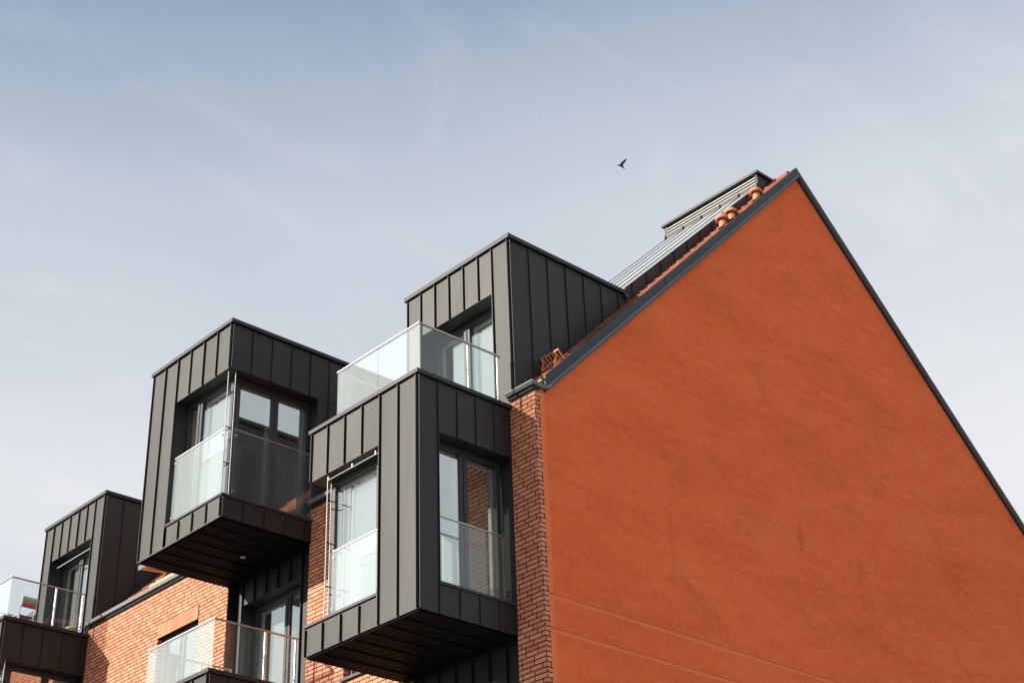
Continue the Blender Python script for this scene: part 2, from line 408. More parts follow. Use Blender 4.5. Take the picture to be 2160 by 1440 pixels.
for yy in (1.25, 3.3, 4.32, 5.35, 6.4, 7.2):      # lapped joints
    z = 12.835+.992*yy
    mb.hexa([(-.02, yy, z), (.0485, yy, z), (-.02, yy+.012, z+.012), (.0485, yy+.012, z+.012),
             (-.02, yy-.0, z+.255), (.0485, yy, z+.255), (-.02, yy+.012, z+.267), (.0485, yy+.012, z+.267)])
vg = mb.build('verge_flashing', M['trim'], B)
lips.build('flashing_fold', M['lip'], vg)

# eave coping along the top of the brick wall
for a, b in [(-.56, .06), (-5.70, -3.17), (-13.40, -8.31), (-26.28, -16.05)]:
    mb = MB(); mb.box(a, b, -.10, .03, 13.045, 13.125)
    if b > 0: mb.box(-.02, .06, .0305, .215, 13.045, 13.11)
    cop = mb.build('eave_coping', M['coping'], B, .004)
    mb = MB(); mb.box(a+.002, b-.035, -.045, .02, 13.001, 13.044); mb.build('coping_fillet', M['black'], cop)
    if b > 0:
        mb = MB(); mb.prism_x([(.04, 13.10), (.20, 13.10), (.20, 13.26)], -.16, -.02); mb.build('white_board', M['whiteclip'], cop)

# ---------------------------------------------------------------- cladding helpers
SEAM_W, SEAM_D = .013, .042
def seam_front(mb, x, y, z0, z1): mb.box(x-SEAM_W/2, x+SEAM_W/2, y-SEAM_D, y+.004, z0, z1)
def seam_side(mb, x, y, z0, z1): mb.box(x-.004, x+SEAM_D*.62, y-SEAM_W/2, y+SEAM_W/2, z0, z1)
prng = random.Random(11)
def plate_y(mb, x0, x1, z0, z1, y):      # one folded sheet between two seams, not perfectly flat
    if z1-z0 < .05 or x1-x0 < .05: return
    j = lambda: .002+prng.random()*.0065
    a, b = x0+.009, x1-.009
    mb.hexa([(a, y-j(), z0), (b, y-j(), z0), (a, y+.002, z0), (b, y+.002, z0), (a, y-j(), z1), (b, y-j(), z1), (a, y+.002, z1), (b, y+.002, z1)])
def plate_x(mb, y0, y1, z0, z1, x):
    if z1-z0 < .05 or y1-y0 < .05: return
    j = lambda: .002+prng.random()*.0065
    a, b = y0+.009, y1-.009
    mb.hexa([(x-.002, a, z0), (x+j(), a, z0), (x-.002, b, z0), (x+j(), b, z0), (x-.002, a, z1), (x+j(), a, z1), (x-.002, b, z1), (x+j(), b, z1)])
def window_pair(root, plane, at, a0, a1, z0, z1, mull, depth=.07, fw=.085, side=1):
    """a two-leaf window: plane 'y' faces -Y at y=at, plane 'x' faces +X at x=at; a0..a1 along the wall"""
    fr = MB(); gl = []
    def bx(a, b, c, d, t0, t1):
        if plane == 'y': fr.box(a, b, at+t0, at+t1, c, d)
        else: fr.box(at-t1, at-t0, a, b, c, d)
    bx(a0, a1, z0, z0+fw, 0, depth); bx(a0, a1, z1-fw, z1, 0, depth)
    bx(a0, a0+fw, z0+fw, z1-fw, 0, depth); bx(a1-fw, a1, z0+fw, z1-fw, 0, depth)
    panes = []
    ms = mull if isinstance(mull, (list, tuple)) else [mull]
    edges = [a0+fw]
    for m_ in ms:
        bx(m_-.075, m_+.075, z0+fw, z1-fw, .004, depth-.004)
        bx(m_-.012, m_+.012, z0+fw, z1-fw, -.012, .0035)
        edges += [m_-.075, m_+.075]
    edges.append(a1-fw)
    f = fr.build('window_frame', M['frame'], root, .004)
    for i in range(0, len(edges), 2):
        a, b = edges[i], edges[i+1]
        g = MB(); c, d = z0+fw, z1-fw
        if plane == 'y': g.box(a-.01, b+.01, at+.030, at+.036, c-.01, d+.01)
        else: g.box(at-.036, at-.030, a-.01, b+.01, c-.01, d+.01)
        g.build('glass_pane', M['pane'], root)
        w = MB(); t0, t1 = .085, .15
        for (p, q, r, s_) in ((a, a+.045, c, d), (b-.045, b, c, d), (a+.045, b-.045, c, c+.045), (a+.045, b-.045, d-.045, d)):
            if plane == 'y': w.box(p, q, at+t0, at+t1, r, s_)
            else: w.box(at-t1, at-t0, p, q, r, s_)
        w.build('inner_frame', M['innerwhite'], root)
def guard_panel(root, plane, at, a0, a1, z0, z1, cap=True):
    g = MB()
    if plane == 'y': g.box(a0, a1, at, at+.017, z0, z1)
    else: g.box(at-.017, at, a0, a1, z0, z1)
    o = g.build('guard_glass', M['guard' if plane == 'y' else 'guardshaded'], root)
    if cap:
        c = MB()
        if plane == 'y': c.box(a0, a1, at-.004, at+.021, z1, z1+.016)
        else: c.box(at-.021, at+.004, a0, a1, z1, z1+.016)
        c.build('guard_cap', M['steel'], root)
    return o
def clips(root, pts):
    for p, d in pts:
        mb = MB(); mb.tube(p, tuple(Vector(p)+Vector(d)), .014, 10); mb.build('glass_clip', M['steel'], root)
def coping_ring(root, x0, x1, y0, y1, z0, z1, o=.055):
    mb = MB(); mb.box(x0-o, x1+o, y0-o, y1, z0, z1)
    c = mb.build('coping', M['zinc'], root, .005)
    return c
def blind_rods(root, runs, brackets):
    for p, q in runs:
        mb = MB(); mb.tube(p, q, .009, 8); mb.build('blind_guide_rod', M['rod'], root)
    for p, q in brackets:
        mb = MB(); mb.tube(p, q, .010, 8); mb.build('rod_bracket', M['black'], root)

def high_bay(dx, dz, yb, ztop_cut=None, tall=True, with_rods=True):
    """bay with a window that wraps its right front corner"""
    X0, X1, Y0 = -8.30+dx, -5.70+dx, -1.85
    Z0, ZS, ZL, ZT = 12.36+dz, 12.74+dz, 15.20+dz, 16.10+dz
    if not tall: ZT = 12.79+3.2+dz-.0; ZT = 16.0+dz
    XO = X0+.88
    body = MB()
    yj = .05 if tall else -.035
    # lintel ring, sill ring, left jamb, rear right jamb
    body.box(X0, X1, Y0, yb, ZL, ZT)
    body.box(X0, X1, Y0, .0, Z0, ZS)
    body.box(X0, XO, Y0, Y0+.30, ZS, ZL); body.box(X0, X0+.25, Y0+.30, yb, ZS, ZL)
    body.box(X1-.30, X1, yj, yb if tall else .1, ZS, ZL)
    if tall: body.box(X1-.30, X1, .0, yb, 12.99, ZS) if ZS > 12.99 else None
    sm = body
    w = (X1-X0)/6
    for i in range(0, 7):
        x = X0+i*w
        if i == 0: x += SEAM_W
        if i == 6: x -= SEAM_W
        zb = ZL if i > 2 else Z0
        seam_front(sm, x, Y0, zb, ZT-.02)
        if i > 1: seam_front(sm, x, Y0, Z0, ZS-.03)
        if i < 6:
            plate_y(sm, X0+i*w, X0+i*w+w, Z0 if i < 2 else ZL, ZT-.005, Y0)
            if i > 1: plate_y(sm, X0+i*w, X0+i*w+w, Z0, ZS-.005, Y0)
    d = 1.85/4.35
    for i in range(0, 12):
        yy = Y0+.012+i*d
        if yy > yb-.05: break
        if yy < yj: seam_side(sm, X1, yy, ZL+.004, ZT-.02); 
        else: seam_side(sm, X1, yy, max(Z0, 13.1) if tall else Z0, ZT-.02)
        if yy < -.05: seam_side(sm, X1, yy, Z0, ZS-.03)
        ye = min(yy+d, yb-.01)
        plate_x(sm, yy, ye, ZL if yy < yj else ZL+.001, ZT-.005, X1)
        if yy < -.05: plate_x(sm, yy, min(ye, -.003), Z0, ZS-.005, X1)
    b = body.build('bay', M['zinc'], B)
    coping_ring(b, X0, X1, Y0, yb, ZT, ZT+.075)
    sl = MB(); sl.box(XO, X1+.035, Y0-.035, Y0+.24, ZS, ZS+.04); sl.box(X1-.24, X1+.035, Y0+.2405, yj-.002, ZS, ZS+.04)
    sl.build('window_sill', M['frame'], b, .004)
    sf = MB(); sf.box(X0+.03, X1-.03, Y0+.03, -.01, Z0-.035, Z0-.001)
    for i in range(1, 7):
        x = X0+i*(X1-X0)/7
        sf.box(x-.012, x+.012, Y0+.06, -.02, Z0-.050, Z0-.0345)
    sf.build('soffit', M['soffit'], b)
    dr = MB(); dr.box(X0-.012, X1+.012, Y0-.022, Y0-.002, Z0-.020, Z0+.012)
    dr.build('drip_edge', M['zinc'], b)
    if tall:
        lp = MB(); lp.lathe((X0+1.45, -.62, Z0-.051), [(.0, -.012), (.04, -.012), (.052, -.006), (.052, .0)], 18); lp.build('soffit_light', M['rod'], b)
    # glazing set back from both faces
    yg, xg = Y0+.25, X1-.25
    window_pair(b, 'y', yg, XO-.05, xg, ZS+.041, ZL, X0+1.27)
    window_pair(b, 'x', xg, yg+.0705, yj+.02, ZS+.041, ZL, yg+.90)
    # rear of room and a pale blind
    rm = MB(); rm.box(X0+.26, xg-.45, .30, .36, ZS, ZL); rm.box(X0+.26, xg-.1, yg+.3, .28, ZL-.03, ZL-.001); rm.build('room_wall', M['interior'], b)
    bl = MB(); bl.box(X0+1.36, xg-.16, yg+.17, yg+.18, ZS+.1, ZL-.12); bl.box(X0+1.0, X0+1.18, yg+.17, yg+.19, ZS+.1, ZS+1.95); bl.build('fabric_blind', M['blind'], b)
    # glass guards and clips
    zg = 14.05+dz
    guard_panel(b, 'y', Y0+.035, XO+.04, X1-.14, ZS+.045, zg)
    guard_panel(b, 'x', X1-.035, Y0+.20, yj-.06, ZS+.045, zg)
    clips(b, [((XO+.07, Y0+.02, zg-.1), (0, .035, 0)), ((XO+.07, Y0+.02, ZS+.15), (0, .035, 0)), ((X1-.17, Y0+.02, zg-.1), (0, .035, 0)),
              ((X1-.02, Y0+.23, zg-.1), (-.035, 0, 0)), ((X1-.02, Y0+.23, ZS+.15), (-.035, 0, 0)), ((X1-.02, yj-.09, zg-.1), (-.035, 0, 0)), ((X1-.02, yj-.09, ZS+.15), (-.035, 0, 0))])
    ra = (X1-.12, Y0+.05); rb = (X1-.05, Y0+.155)
    runs = [((*ra, ZS+.04), (*ra, ZL)), ((*rb, ZS+.04), (*rb, ZL))]
    br = []
    for z in (ZS+.68, ZS+1.36, ZS+2.06):
        br += [((*ra, z), (ra[0], yg, z)), ((*rb, z), (xg, rb[1], z))]
    blind_rods(b, runs, br)
    return b

def low_bay(dx, dz, recess=True, rail=True):
    """bay with a separate side window, its front window open to the left corner, and a balcony on top"""
    X0, X1, Y0 = -3.15+dx, -.56+dx, -1.855
    Z0, ZS, ZL, ZT = 9.22+dz, 9.66+dz, 12.03+dz, 12.86+dz
    XO = X1-.865; YO = Y0+.385
    body = MB()
    body.box(X0, X1, Y0, 0, ZL, ZT)
    body.box(X0, X1, Y0, 0, Z0, ZS)
    body.box(XO, X1, Y0, Y0+.22, ZS, ZL); body.box(X1-.22, X1, Y0+.22, YO, ZS, ZL)
    body.box(X0, X0+.22, -.45, 0, ZS, ZL); body.box(X1-.22, X1, -.03, 0, ZS, ZL)
    sm = body; w = (X1-X0)/6
    for i in range(7):
        x = X0+i*w + (SEAM_W if i == 0 else -SEAM_W if i == 6 else 0)
        seam_front(sm, x, Y0, ZL if i < 4 else Z0, ZT-.02)
        if i < 4: seam_front(sm, x, Y0, Z0, ZS-.03)
        if i < 6:
            plate_y(sm, X0+i*w, X0+i*w+w, ZL if i < 4 else Z0, ZT-.005, Y0)
            if i < 4: plate_y(sm, X0+i*w, X0+i*w+w, Z0, ZS-.005, Y0)
    d = (0-Y0)/5
    for i in range(5):
        yy = Y0+.012+i*d
        if i < 2: seam_side(sm, X1, min(yy, YO-.008), Z0, ZT-.02)
        else: seam_side(sm, X1, yy, ZL+.004, ZT-.02); seam_side(sm, X1, yy, Z0, ZS-.03)
        if i == 0: plate_x(sm, yy, YO-.006, Z0, ZT-.005, X1)
        else:
            ya = max(yy, YO+.004); plate_x(sm, ya, min(yy+d, -.004), ZL, ZT-.005, X1); plate_x(sm, ya, min(yy+d, -.004), Z0, ZS-.005, X1)
    b = body.build('bay', M['zinc'], B)
    coping_ring(b, X0, X1, Y0, -.001, ZT, ZT+.07, .05)
    sl = MB(); sl.box(X0-.03, XO-.02, Y0-.035, Y0+.24, ZS, ZS+.045); sl.box(X1-.23, X1+.03, YO+.004, -.034, ZS, ZS+.04); sl.box(X0-.03, X0+.2, Y0+.2405, -.46, ZS, ZS+.045)
    sl.build('window_sill', M['frame'], b, .004)
    en = MB(); en.box(XO-.0195, XO-.003, Y0-.04, Y0+.2, ZS-.03, ZS+.075); en.build('sill_end_cap', M['black'], b)
    sf = MB(); sf.box(X0+.02, X1-.02, Y0+.02, -.01, Z0-.03, Z0-.001)
    for i in range(1, 7):
        x = X0+i*(X1-X0)/7
        sf.box(x-.012, x+.012, Y0+.05, -.02, Z0-.045, Z0-.0295)
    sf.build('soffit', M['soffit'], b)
    yg, xg = Y0+.255, X1-.24
    window_pair(b, 'y', yg, X0+.20, xg-.3, ZS+.046, ZL, X0+1.38)
    window_pair(b, 'x', xg, YO-.18, -.035, ZS+.041, ZL, YO+.70)
    # left side glazing (faces away from the street corner)
    g = MB(); g.box(X0+.21, X0+.27, yg+.0705, -.45, ZS+.046, ZS+.13); g.build('window_frame', M['frame'], b); g = MB(); g.box(X0+.21, X0+.27, yg+.0705, -.45, ZL-.08, ZL); g.build('window_frame', M['frame'], b)
    g = MB(); g.box(X0+.235, X0+.241, yg+.0705, -.45, ZS+.13, ZL-.08); g.build('glass_pane', M['pane'], b)
    rm = MB(); rm.box(X0+.3, xg-.2, .30, .36, ZS, ZL); rm.build('room_wall', M['interior'], b)
    bl = MB(); bl.box(X0+.30, X0+1.31, yg+.18, yg+.19, ZS+.08, ZL-.1); bl.build('fabric_blind', M['blind'], b)
    zg = 10.70+dz
    guard_panel(b, 'y', Y0+.03, X0+.56, XO-.012, ZS+.05, zg)
    guard_panel(b, 'x', X1-.03, YO+.004, -.18, ZS+.045, zg)
    clips(b, [((X0+.59, Y0+.015, zg-.1), (0, .035, 0)), ((X0+.59, Y0+.015, ZS+.14), (0, .035, 0)), ((X1-.015, -.21, zg-.1), (-.035, 0, 0)), ((X1-.015, -.21, ZS+.14), (-.035, 0, 0))])
    ra = (X0+.36, Y0+.055); rb = (X0+.30, Y0+.17)
    runs = [((*ra, ZS+.045), (*ra, ZL-.075)), ((*rb, ZS+.045), (*rb, ZL-.075)), ((ra[0], ra[1], ZL-.075), (XO, ra[1], ZL-.075))]
    br = []
    for z in (ZS+.58, ZS+1.27, ZS+1.97):
        br += [((*ra, z), (ra[0], yg, z)), ((*rb, z-.05), (X0+.21, rb[1]+.08, z-.05))]
    blind_rods(b, runs, br)
    for x in (ra[0]+.02, ra[0]+.62, XO-.18):
        hk = MB(); hk.box(x-.014, x+.014, ra[1]-.014, ra[1]+.014, ZL-.085, ZL-.001); hk.build('rod_hanger', M['rod'], b)
    if rail: balcony(dx, ZT+.07)
    return b

def balcony(dx, zf):
    XA, XB, YF = -2.66+dx, -.635+dx, -1.76
    zt = zf+.87
    r = MB()
    r.box(XA-.012, XB+.012, YF-.012, YF+.028, zt, zt+.022)
    r.box(XB-.028, XB+.012, YF+.0285, -.10, zt, zt+.022)
    r.box(XA-.012, XA+.028, YF+.0285, -.10, zt, zt+.022)
    o = r.build('balcony_rail', M['steel'], B, .003)
    fl = MB(); fl.box(-3.10+dx, -.61+dx, -1.80, .09, zf+.001, zf+.012); fl.build('balcony_floor', M['membrane'], o)
    for a, b in ((XA, XA+1.02), (XA+1.032, XB)):
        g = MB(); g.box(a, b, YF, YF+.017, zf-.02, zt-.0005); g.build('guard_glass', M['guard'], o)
    for x in (XB, XA+.017):
        for a, b in ((YF+.0175, -.745), (-.735, -.13)):
            g = MB(); g.box(x-.017, x, a, b, zf-.02, zt-.0005); g.build('guard_glass', M['guardshaded'], o)
    for x in (XB-.045, XA+.045):
        for yy in (-.74, -.125):
            p = MB(); p.tube((x, yy, zf), (x, yy, zt), .021, 14); p.lathe((x, yy, zf), [(.05, 0), (.05, .012), (.022, .02)], 14); p.build('rail_post', M['steel'], o)
    return o

def dormer(dx, rod=False, monitor=True):
    X0, X1, Y0, YB = -3.16+dx, -.56+dx, .10, 2.90
    Z0, ZL, ZT = 12.88, 15.23, 16.09
    w = (X1-X0)/7; XA, XB = X0+w, X1-w*1.1
    body = MB()
    body.box(X0, X1, Y0, YB, ZL, ZT)
    body.box(X0, XA, Y0, Y0+.32, Z0, ZL); body.box(XB, X1, Y0, Y0+.32, Z0, ZL)
    body.box(X0, X0+.2, Y0+.32, YB, Z0, ZL); body.box(X1-.2, X1, Y0+.32, YB, Z0, ZL)
    body.box(XA, XB, Y0, YB, Z0-.05, Z0+.06)
    sm = body
    for i in range(8):
        x = X0+i*w + (SEAM_W if i == 0 else -SEAM_W if i == 7 else 0)
        if i == 6: x = XB+.01
        seam_front(sm, x, Y0, ZL if 1 < i < 6 else Z0, ZT-.02)
        if i < 7:
            xa, xb = X0+i*w, X0+i*w+w
            if i == 5: xb = XB
            if i == 6: xa = XB
            plate_y(sm, xa, xb, Z0+.1 if i in (0, 6) else ZL, ZT-.005, Y0)
    yy = Y0+.012
    while yy < YB-.1:
        seam_side(sm, X1, yy, max(Z0, RZ+RS*yy-.05), ZT-.02); plate_x(sm, yy, min(yy+.43, YB-.02), max(Z0, RZ+RS*yy-.12), ZT-.005, X1); yy += .43
    b = body.build('dormer', M['zinc'], B)
    coping_ring(b, X0, X1, Y0, YB, ZT, ZT+.08)
    window_pair(b, 'y', Y0+.30, XA-.02, XB+.02, Z0+.061, ZL-.005, X1-1.42+0*dx)
    rm = MB(); rm.box(X0+.3, X1-.3, Y0+1.9, Y0+2.0, Z0, ZL); rm.build('room_wall', M['interior'], b)
    bl = MB(); bl.box(X0+.62, X1-1.50, Y0+.47, Y0+.48, Z0+.1, ZL-.12); bl.box(X1-1.33, XB+.0, Y0+.47, Y0+.48, Z0+.1, ZL-.12); bl.build('fabric_blind', M['blind'], b)
    if rod:
        r = MB(); r.tube((XA+.16, Y0+.08, ZL-.17), (XB-.01, Y0+.08, ZL-.17), .014, 10); r.build('blind_guide_rod', M['rod'], b)
    gt = MB(); gt.tube((X1+.07, YB-.03, ZT-.03), (X1-.25, YB-.03, ZT-.05), .045, 14); gt.build('rain_spout', M['frame'], b)
    if monitor:
        A, S = 13.431, .966; f = lambda y, c=0: A+S*y+c
        y0, y1 = 2.80, 7.33
        m = MB(); m.prism_x([(y0, RZ+RS*y0-.1), (y1, RZ+RS*y1-.1), (y1, f(y1)), (y0, f(y0))], X0, X1)
        s = m
        n = 5
        for i in range(n+1):
            x = X0+i*(X1-X0)/n + (SEAM_W if i == 0 else -SEAM_W if i == n else 0)
            s.prism_x([(y0+.1, f(y0+.1)-.002), (y1, f(y1)-.002), (y1, f(y1, .022)), (y0+.1, f(y0+.1, .022))], x-.028, x+.028)
            s.box(x-.009, x+.009, y1-.04, y1+.004, f(y1)-.002, 20.60)
        yy = y0+.3
        while yy < y1:
            z0 = RZ+RS*yy+.02
            s.box(X1-.003, X1+.016, yy-.006, yy+.006, z0, f(yy)-.004); yy += .42
        mo = m.build('roof_monitor', M['zinc'], B)
        sh = MB()
        for i in range(n):
            a = X0+i*(X1-X0)/n+.0285; b_ = X0+(i+1)*(X1-X0)/n-.0285
            sh.prism_x([(y0, f(y0, .002)), (y1-.002, f(y1-.002, .002)), (y1-.002, f(y1-.002, .008)), (y0, f(y0, .008))], a, b_)
        sh.build('roof_sheet', M['roofzinc'], mo)
        # louvred vent box at the ridge
        zb, zt = 20.35, 20.90; y2 = 8.35
        v = MB()
        v.box(X0, X1, y1, y2, zb, 20.60)                 # fascia below the slats
        v.box(X0, X0+.07, y1, y2, 20.60, zt-.06); v.box(X1-.05, X1, y1, y2, 20.60, zt-.06)
        v.box(X0+.07, X1-.05, y1+.22, y2, 20.60, zt-.06)
        for yy in (y1+.32, y1+.5): seam_side(v, X1, yy, zb, zt-.06)
        v.build('louvre_box', M['zinc'], mo)
        c = MB(); c.box(X0-.05, X1+.05, y1-.05, y2+.05, zt-.06, zt); c.build('louvre_coping', M['zinc'], mo, .004)
        for k in range(3):
            z = 20.612+k*.070
            sl = MB(); sl.hexa([(X0+.07, y1-.008, z), (X1-.05, y1-.008, z), (X0+.07, y1+.05, z+.020), (X1-.05, y1+.05, z+.020),
                     (X0+.07, y1-.008, z+.022), (X1-.05, y1-.008, z+.022), (X0+.07, y1+.05, z+.034), (X1-.05, y1+.05, z+.034)])
            sl.build('louvre_slat', M['slat'], mo)
    return b

def door_recess(dx, z0, z1, X0=-8.24, X1=-5.73):
    X0 += dx; X1 += dx; Y = .19
    L, Rr = X0+.24, X1-.43; zl = z1-.42
    m = MB(); m.box(X0, X1, Y, Y+.3, zl, z1+.2); m.box(X0, L, Y, Y+.3, z0, zl); m.box(Rr, X1, Y, Y+.3, z0, zl)
    m.box(X0, X0+.012, .0, Y, z0, z1); m.box(X1-.012, X1, .0, Y, z0, z1)
    s = m; n = 5
    for i in range(1, n):
        seam_front(s, L+i*(Rr-L)/n, Y, zl, z1)
    seam_front(s, L, Y, z0, z1); seam_front(s, Rr, Y, z0, z1)
    o = m.build('door_surround', M['zinc'], B)
    window_pair(o, 'y', Y+.26, L, Rr, z0, zl, L+(Rr-L)*.56)
    bl = MB(); bl.box(L+.2, L+.9, Y+.50, Y+.51, z0+.1, zl-.35); bl.box(L+1.12, Rr-.1, Y+.5, Y+.51, z0+.1, zl-.35); bl.build('fabric_blind', M['blind'], o)
    return o

def brick_window(x0, x1, z0, z1, soldier=True, sill=True):
    o = empty('window'); o.parent = B
    window_pair(o, 'y', .11, x0, x1, z0, z1, (x0+x1)/2)
    if sill:
        s = MB(); s.hexa([(x0-.03, -.06, z0-.05), (x1+.03, -.06, z0-.05), (x0-.03, .109, z0-.035), (x1+.03, .109, z0-.035), (x0-.03, -.06, z0-.004), (x1+.03, -.06, z0-.004), (x0-.03, .109, z0+.012), (x1+.03, .109, z0+.012)])
        s.build('window_sill', M['frame'], o)
    bl = MB(); bl.box(x0+.12, x1-.12, .34, .35, z0+.06, z1-.55); bl.build('fabric_blind', M['blind'], o)
    rm = MB(); rm.box(x0-.3, x1+.3, .8, .86, z0-.2, z1+.3); rm.build('room_wall', M['interior'], o)
    if soldier:
        s = MB(); x = x0+.002
        while x < x1-.05:
            s.box(x, x+.056, -.0035, .02, z1+.004, z1+.258); x += .0663
        s.build('soldier_course', M['soldier'], o)
        k = MB(); k.box(x0, x1, -.0012, .01, z1+.001, z1+.264); k.build('soldier_joint', M['black'], o)
    return o

for q in (0, 1):
    dx = P*q
    if q == 0: high_bay(dx, 0, 2.95); low_bay(dx, 0)
    dormer(dx, rod=(q == 1))
    if q: continue
    door_recess(dx, 9.75, 12.36)
    door_recess(dx, 6.5, 9.20, -3.14, -.57)
    brick_window(-10.61+dx, -9.18+dx, 9.70, 12.005)
    brick_window(-4.69+dx, -3.55+dx, 9.66, 12.0)
    low_bay(dx-5.18, -3.18)
high_bay(-7.70, -3.2, 0, tall=False)
balcony(P, 12.885)
dormer(2*P)

# roof vents of terracotta
def vent(x, y):
    z = RZ+RS*y
    m = MB(); m.lathe((x, y, z-.08), [(.086, 0), (.080, .10), (.074, .16), (.072, .21)], 22)
    o = m.build('roof_vent', M['terracotta'], B)
    c = MB(); c.lathe((x, y-.015, z+.115), [(.070, .03), (.118, .0), (.134, .006), (.137, .026), (.128, .058), (.106, .088), (.070, .108), (.03, .116), (.0, .118)], 26)
    c.build('vent_cap', M['terracotta'], o)
    f = MB(); f.prism_x([(y-.13, z-.13*RS+.032), (y+.13, z+.13*RS+.032), (y+.13, z+.13*RS+.05), (y-.13, z-.13*RS+.05)], x-.085, x+.085)
    f.build('base_tile', M['tile'], o)
vent(-.20, 5.50); vent(-.15, 5.74); vent(-.14, 6.63)

# chimney sweep's step on the tiles
def roof_step():
    m = MB()
    xa, xb, y, z = -.545, -.13, .71, 14.02
    # grate: front rail, rear rail, rungs; tilted back and down
    F = lambda x, t: (x, y+t*.16, z-t*.125)
    m.bar(F(xa, 0), F(xb, 0), .018, .024); m.bar(F(xa+.02, 1), F(xb+.02, 1), .018, .024)
    for k in range(6):
        x = xa+.02+k*(xb-xa-.04)/5; m.bar(F(x, 0), F(x, 1), .013, .016)
    o = m.build('roof_step', M['stepmetal'], B); o['label'] = 'orange metal step grate fixed on the roof tiles'
    for x in (-.53, -.23):
        l = MB(); zt = RZ+RS*(y-.01)+.035
        l.bar((x, y-.004, z-.005), (x, y+.04, z-.075), .030, .012, (1, 0, 0)); l.bar((x, y+.04, z-.075), (x, y-.01, zt), .030, .012, (1, 0, 0))
        l.bar((x, y-.01, zt), (x, y+.3, zt+.31*RS), .03, .008, (1, 0, 0))
        l.build('step_bracket', M['stepmetal'], o)
roof_step()

# open roof window between the bays
def roof_window():
    x0, x1, ya, yb = -11.72, -10.67, .35, 1.15
    f = lambda y, c: RZ+RS*y+c
    m = MB()
    for a, b, c, d in ((x0, x0+.07, ya, yb), (x1-.07, x1, ya, yb), (x0+.07, x1-.07, ya, ya+.06), (x0+.07, x1-.07, yb-.06, yb)):
        m.prism_x([(c, f(c, -.02)), (d, f(d, -.02)), (d, f(d, .11)), (c, f(c, .11))], a, b)
    o = m.build('roof_window', M['wood'], B); o['label'] = 'open roof window with a pine sash swung out over the eave'
    # sash pivots outwards, nearly level
    s = MB(); p = Vector((0, .62, f(.62, .16))); d = Vector((0, -1, -.10)).normalized(); n = Vector((0, -.10, 1)).normalized()
    def sb(a, b, t0, t1, h0, h1):
        P_ = []
        for h in (h0, h1):
            for t in (t0, t1):
                for x in (a, b): P_.append(p+d*t+n*h+Vector((x, 0, 0)))
        return P_
    for a, b, t0, t1 in ((x0+.05, x0+.12, -.3, .55), (x1-.12, x1-.05, -.3, .55), (x0+.12, x1-.12, -.3, -.22), (x0+.12, x1-.12, .47, .55)): s.hexa(sb(a, b, t0, t1, 0, .055))
    s.build('sash', M['wood'], o)
    c = MB(); c.hexa(sb(x0+.03, x1-.03, 0.5505, .575, -.02, .075)); c.build('sash_cover', M['coping'], o)
    g = MB(); g.hexa(sb(x0+.12, x1-.12, -.22, .47, .02, .03)); g.build('glass_pane', M['pane'], o)
    h = MB(); h.box(x1-.12, x1-.085, .48, .52, f(.5, .11), f(.5, .16)); h.box(x0+.1, x0+.14, .36, .40, f(.38, .11), f(.38, .16)); h.build('sash_hinge', M['black'], o)
roof_window()

# ---------------------------------------------------------------- things on the left balcony
def garden_chair():
    zf = 12.897
    o = empty('garden_chair', (-14.55, -.98, zf))
    tag(o, 'folding garden chair with red and green striped webbing on the left balcony', 'chair')
    w = .155
    def uvquad(name, pts, th):
        me = bpy.data.meshes.new(name); n = (Vector(pts[1])-Vector(pts[0])).cross(Vector(pts[3])-Vector(pts[0])).normalized()*th
        nx, nz = 4, 4; vs = []; fs = []; uv = []
        P0 = [Vector(p) for p in pts]
        for s_ in (0, 1):
            for j in range(nz+1):
                for i in range(nx+1):
                    u, v = i/nx, j/nz
                    q = P0[0].lerp(P0[1], u).lerp(P0[3].lerp(P0[2], u), v) + n*s_ + (-n.normalized()*.012*math.sin(math.pi*u) if True else 0)
                    vs.append(q); uv.append((u, v))
        k = (nx+1)*(nz+1)
        for s_ in (0, 1):
            for j in range(nz):
                for i in range(nx):
                    a = s_*k+j*(nx+1)+i; fs.append((a, a+1, a+nx+2, a+nx+1))
        for j in range(nz):
            for i in (0, nx): a = j*(nx+1)+i; fs.append((a, a+nx+1, a+nx+1+k, a+k))
        for i in range(nx):
            for j in (0, nz): a = j*(nx+1)+i; fs.append((a, a+1, a+1+k, a+k))
        me.from_pydata([tuple(v) for v in vs], [], fs); ul = me.uv_layers.new()
        for l in me.loops: ul.data[l.index].uv = uv[l.vertex_index]
        me.materials.append(M['webbing']); ob = bpy.data.objects.new(name, me); COL.objects.link(ob); ob.parent = o
    uvquad('backrest', [(.305, -w, .59), (.305, w, .59), (.355, w, .77), (.355, -w, .77)], .02)
    uvquad('seat', [(.22, -w, .44), (.22, w, .44), (-.22, w, .46), (-.22, -w, .46)], .02)
    for s_ in (-1, 1):
        yy = s_*(w+.012)
        m = MB(); m.tube((-.22, yy, .0), (.24, yy, .45), .012, 8); m.tube((.24, yy, .45), (.36, yy, .79), .012, 8); m.build('back_post', M['whitepaint'], o)
        m = MB(); m.tube((.30, yy*.96, .0), (.24, yy*.96, .45), .014, 8); m.tube((.24, yy*.96, .45), (-.22, yy*.96, .47), .012, 8); m.build('leg', M['whitepaint'], o)
    m = MB(); m.tube((.36, -w-.012, .79), (.36, w+.012, .79), .012, 8); m.build('top_bar', M['black'], o)
garden_chair()
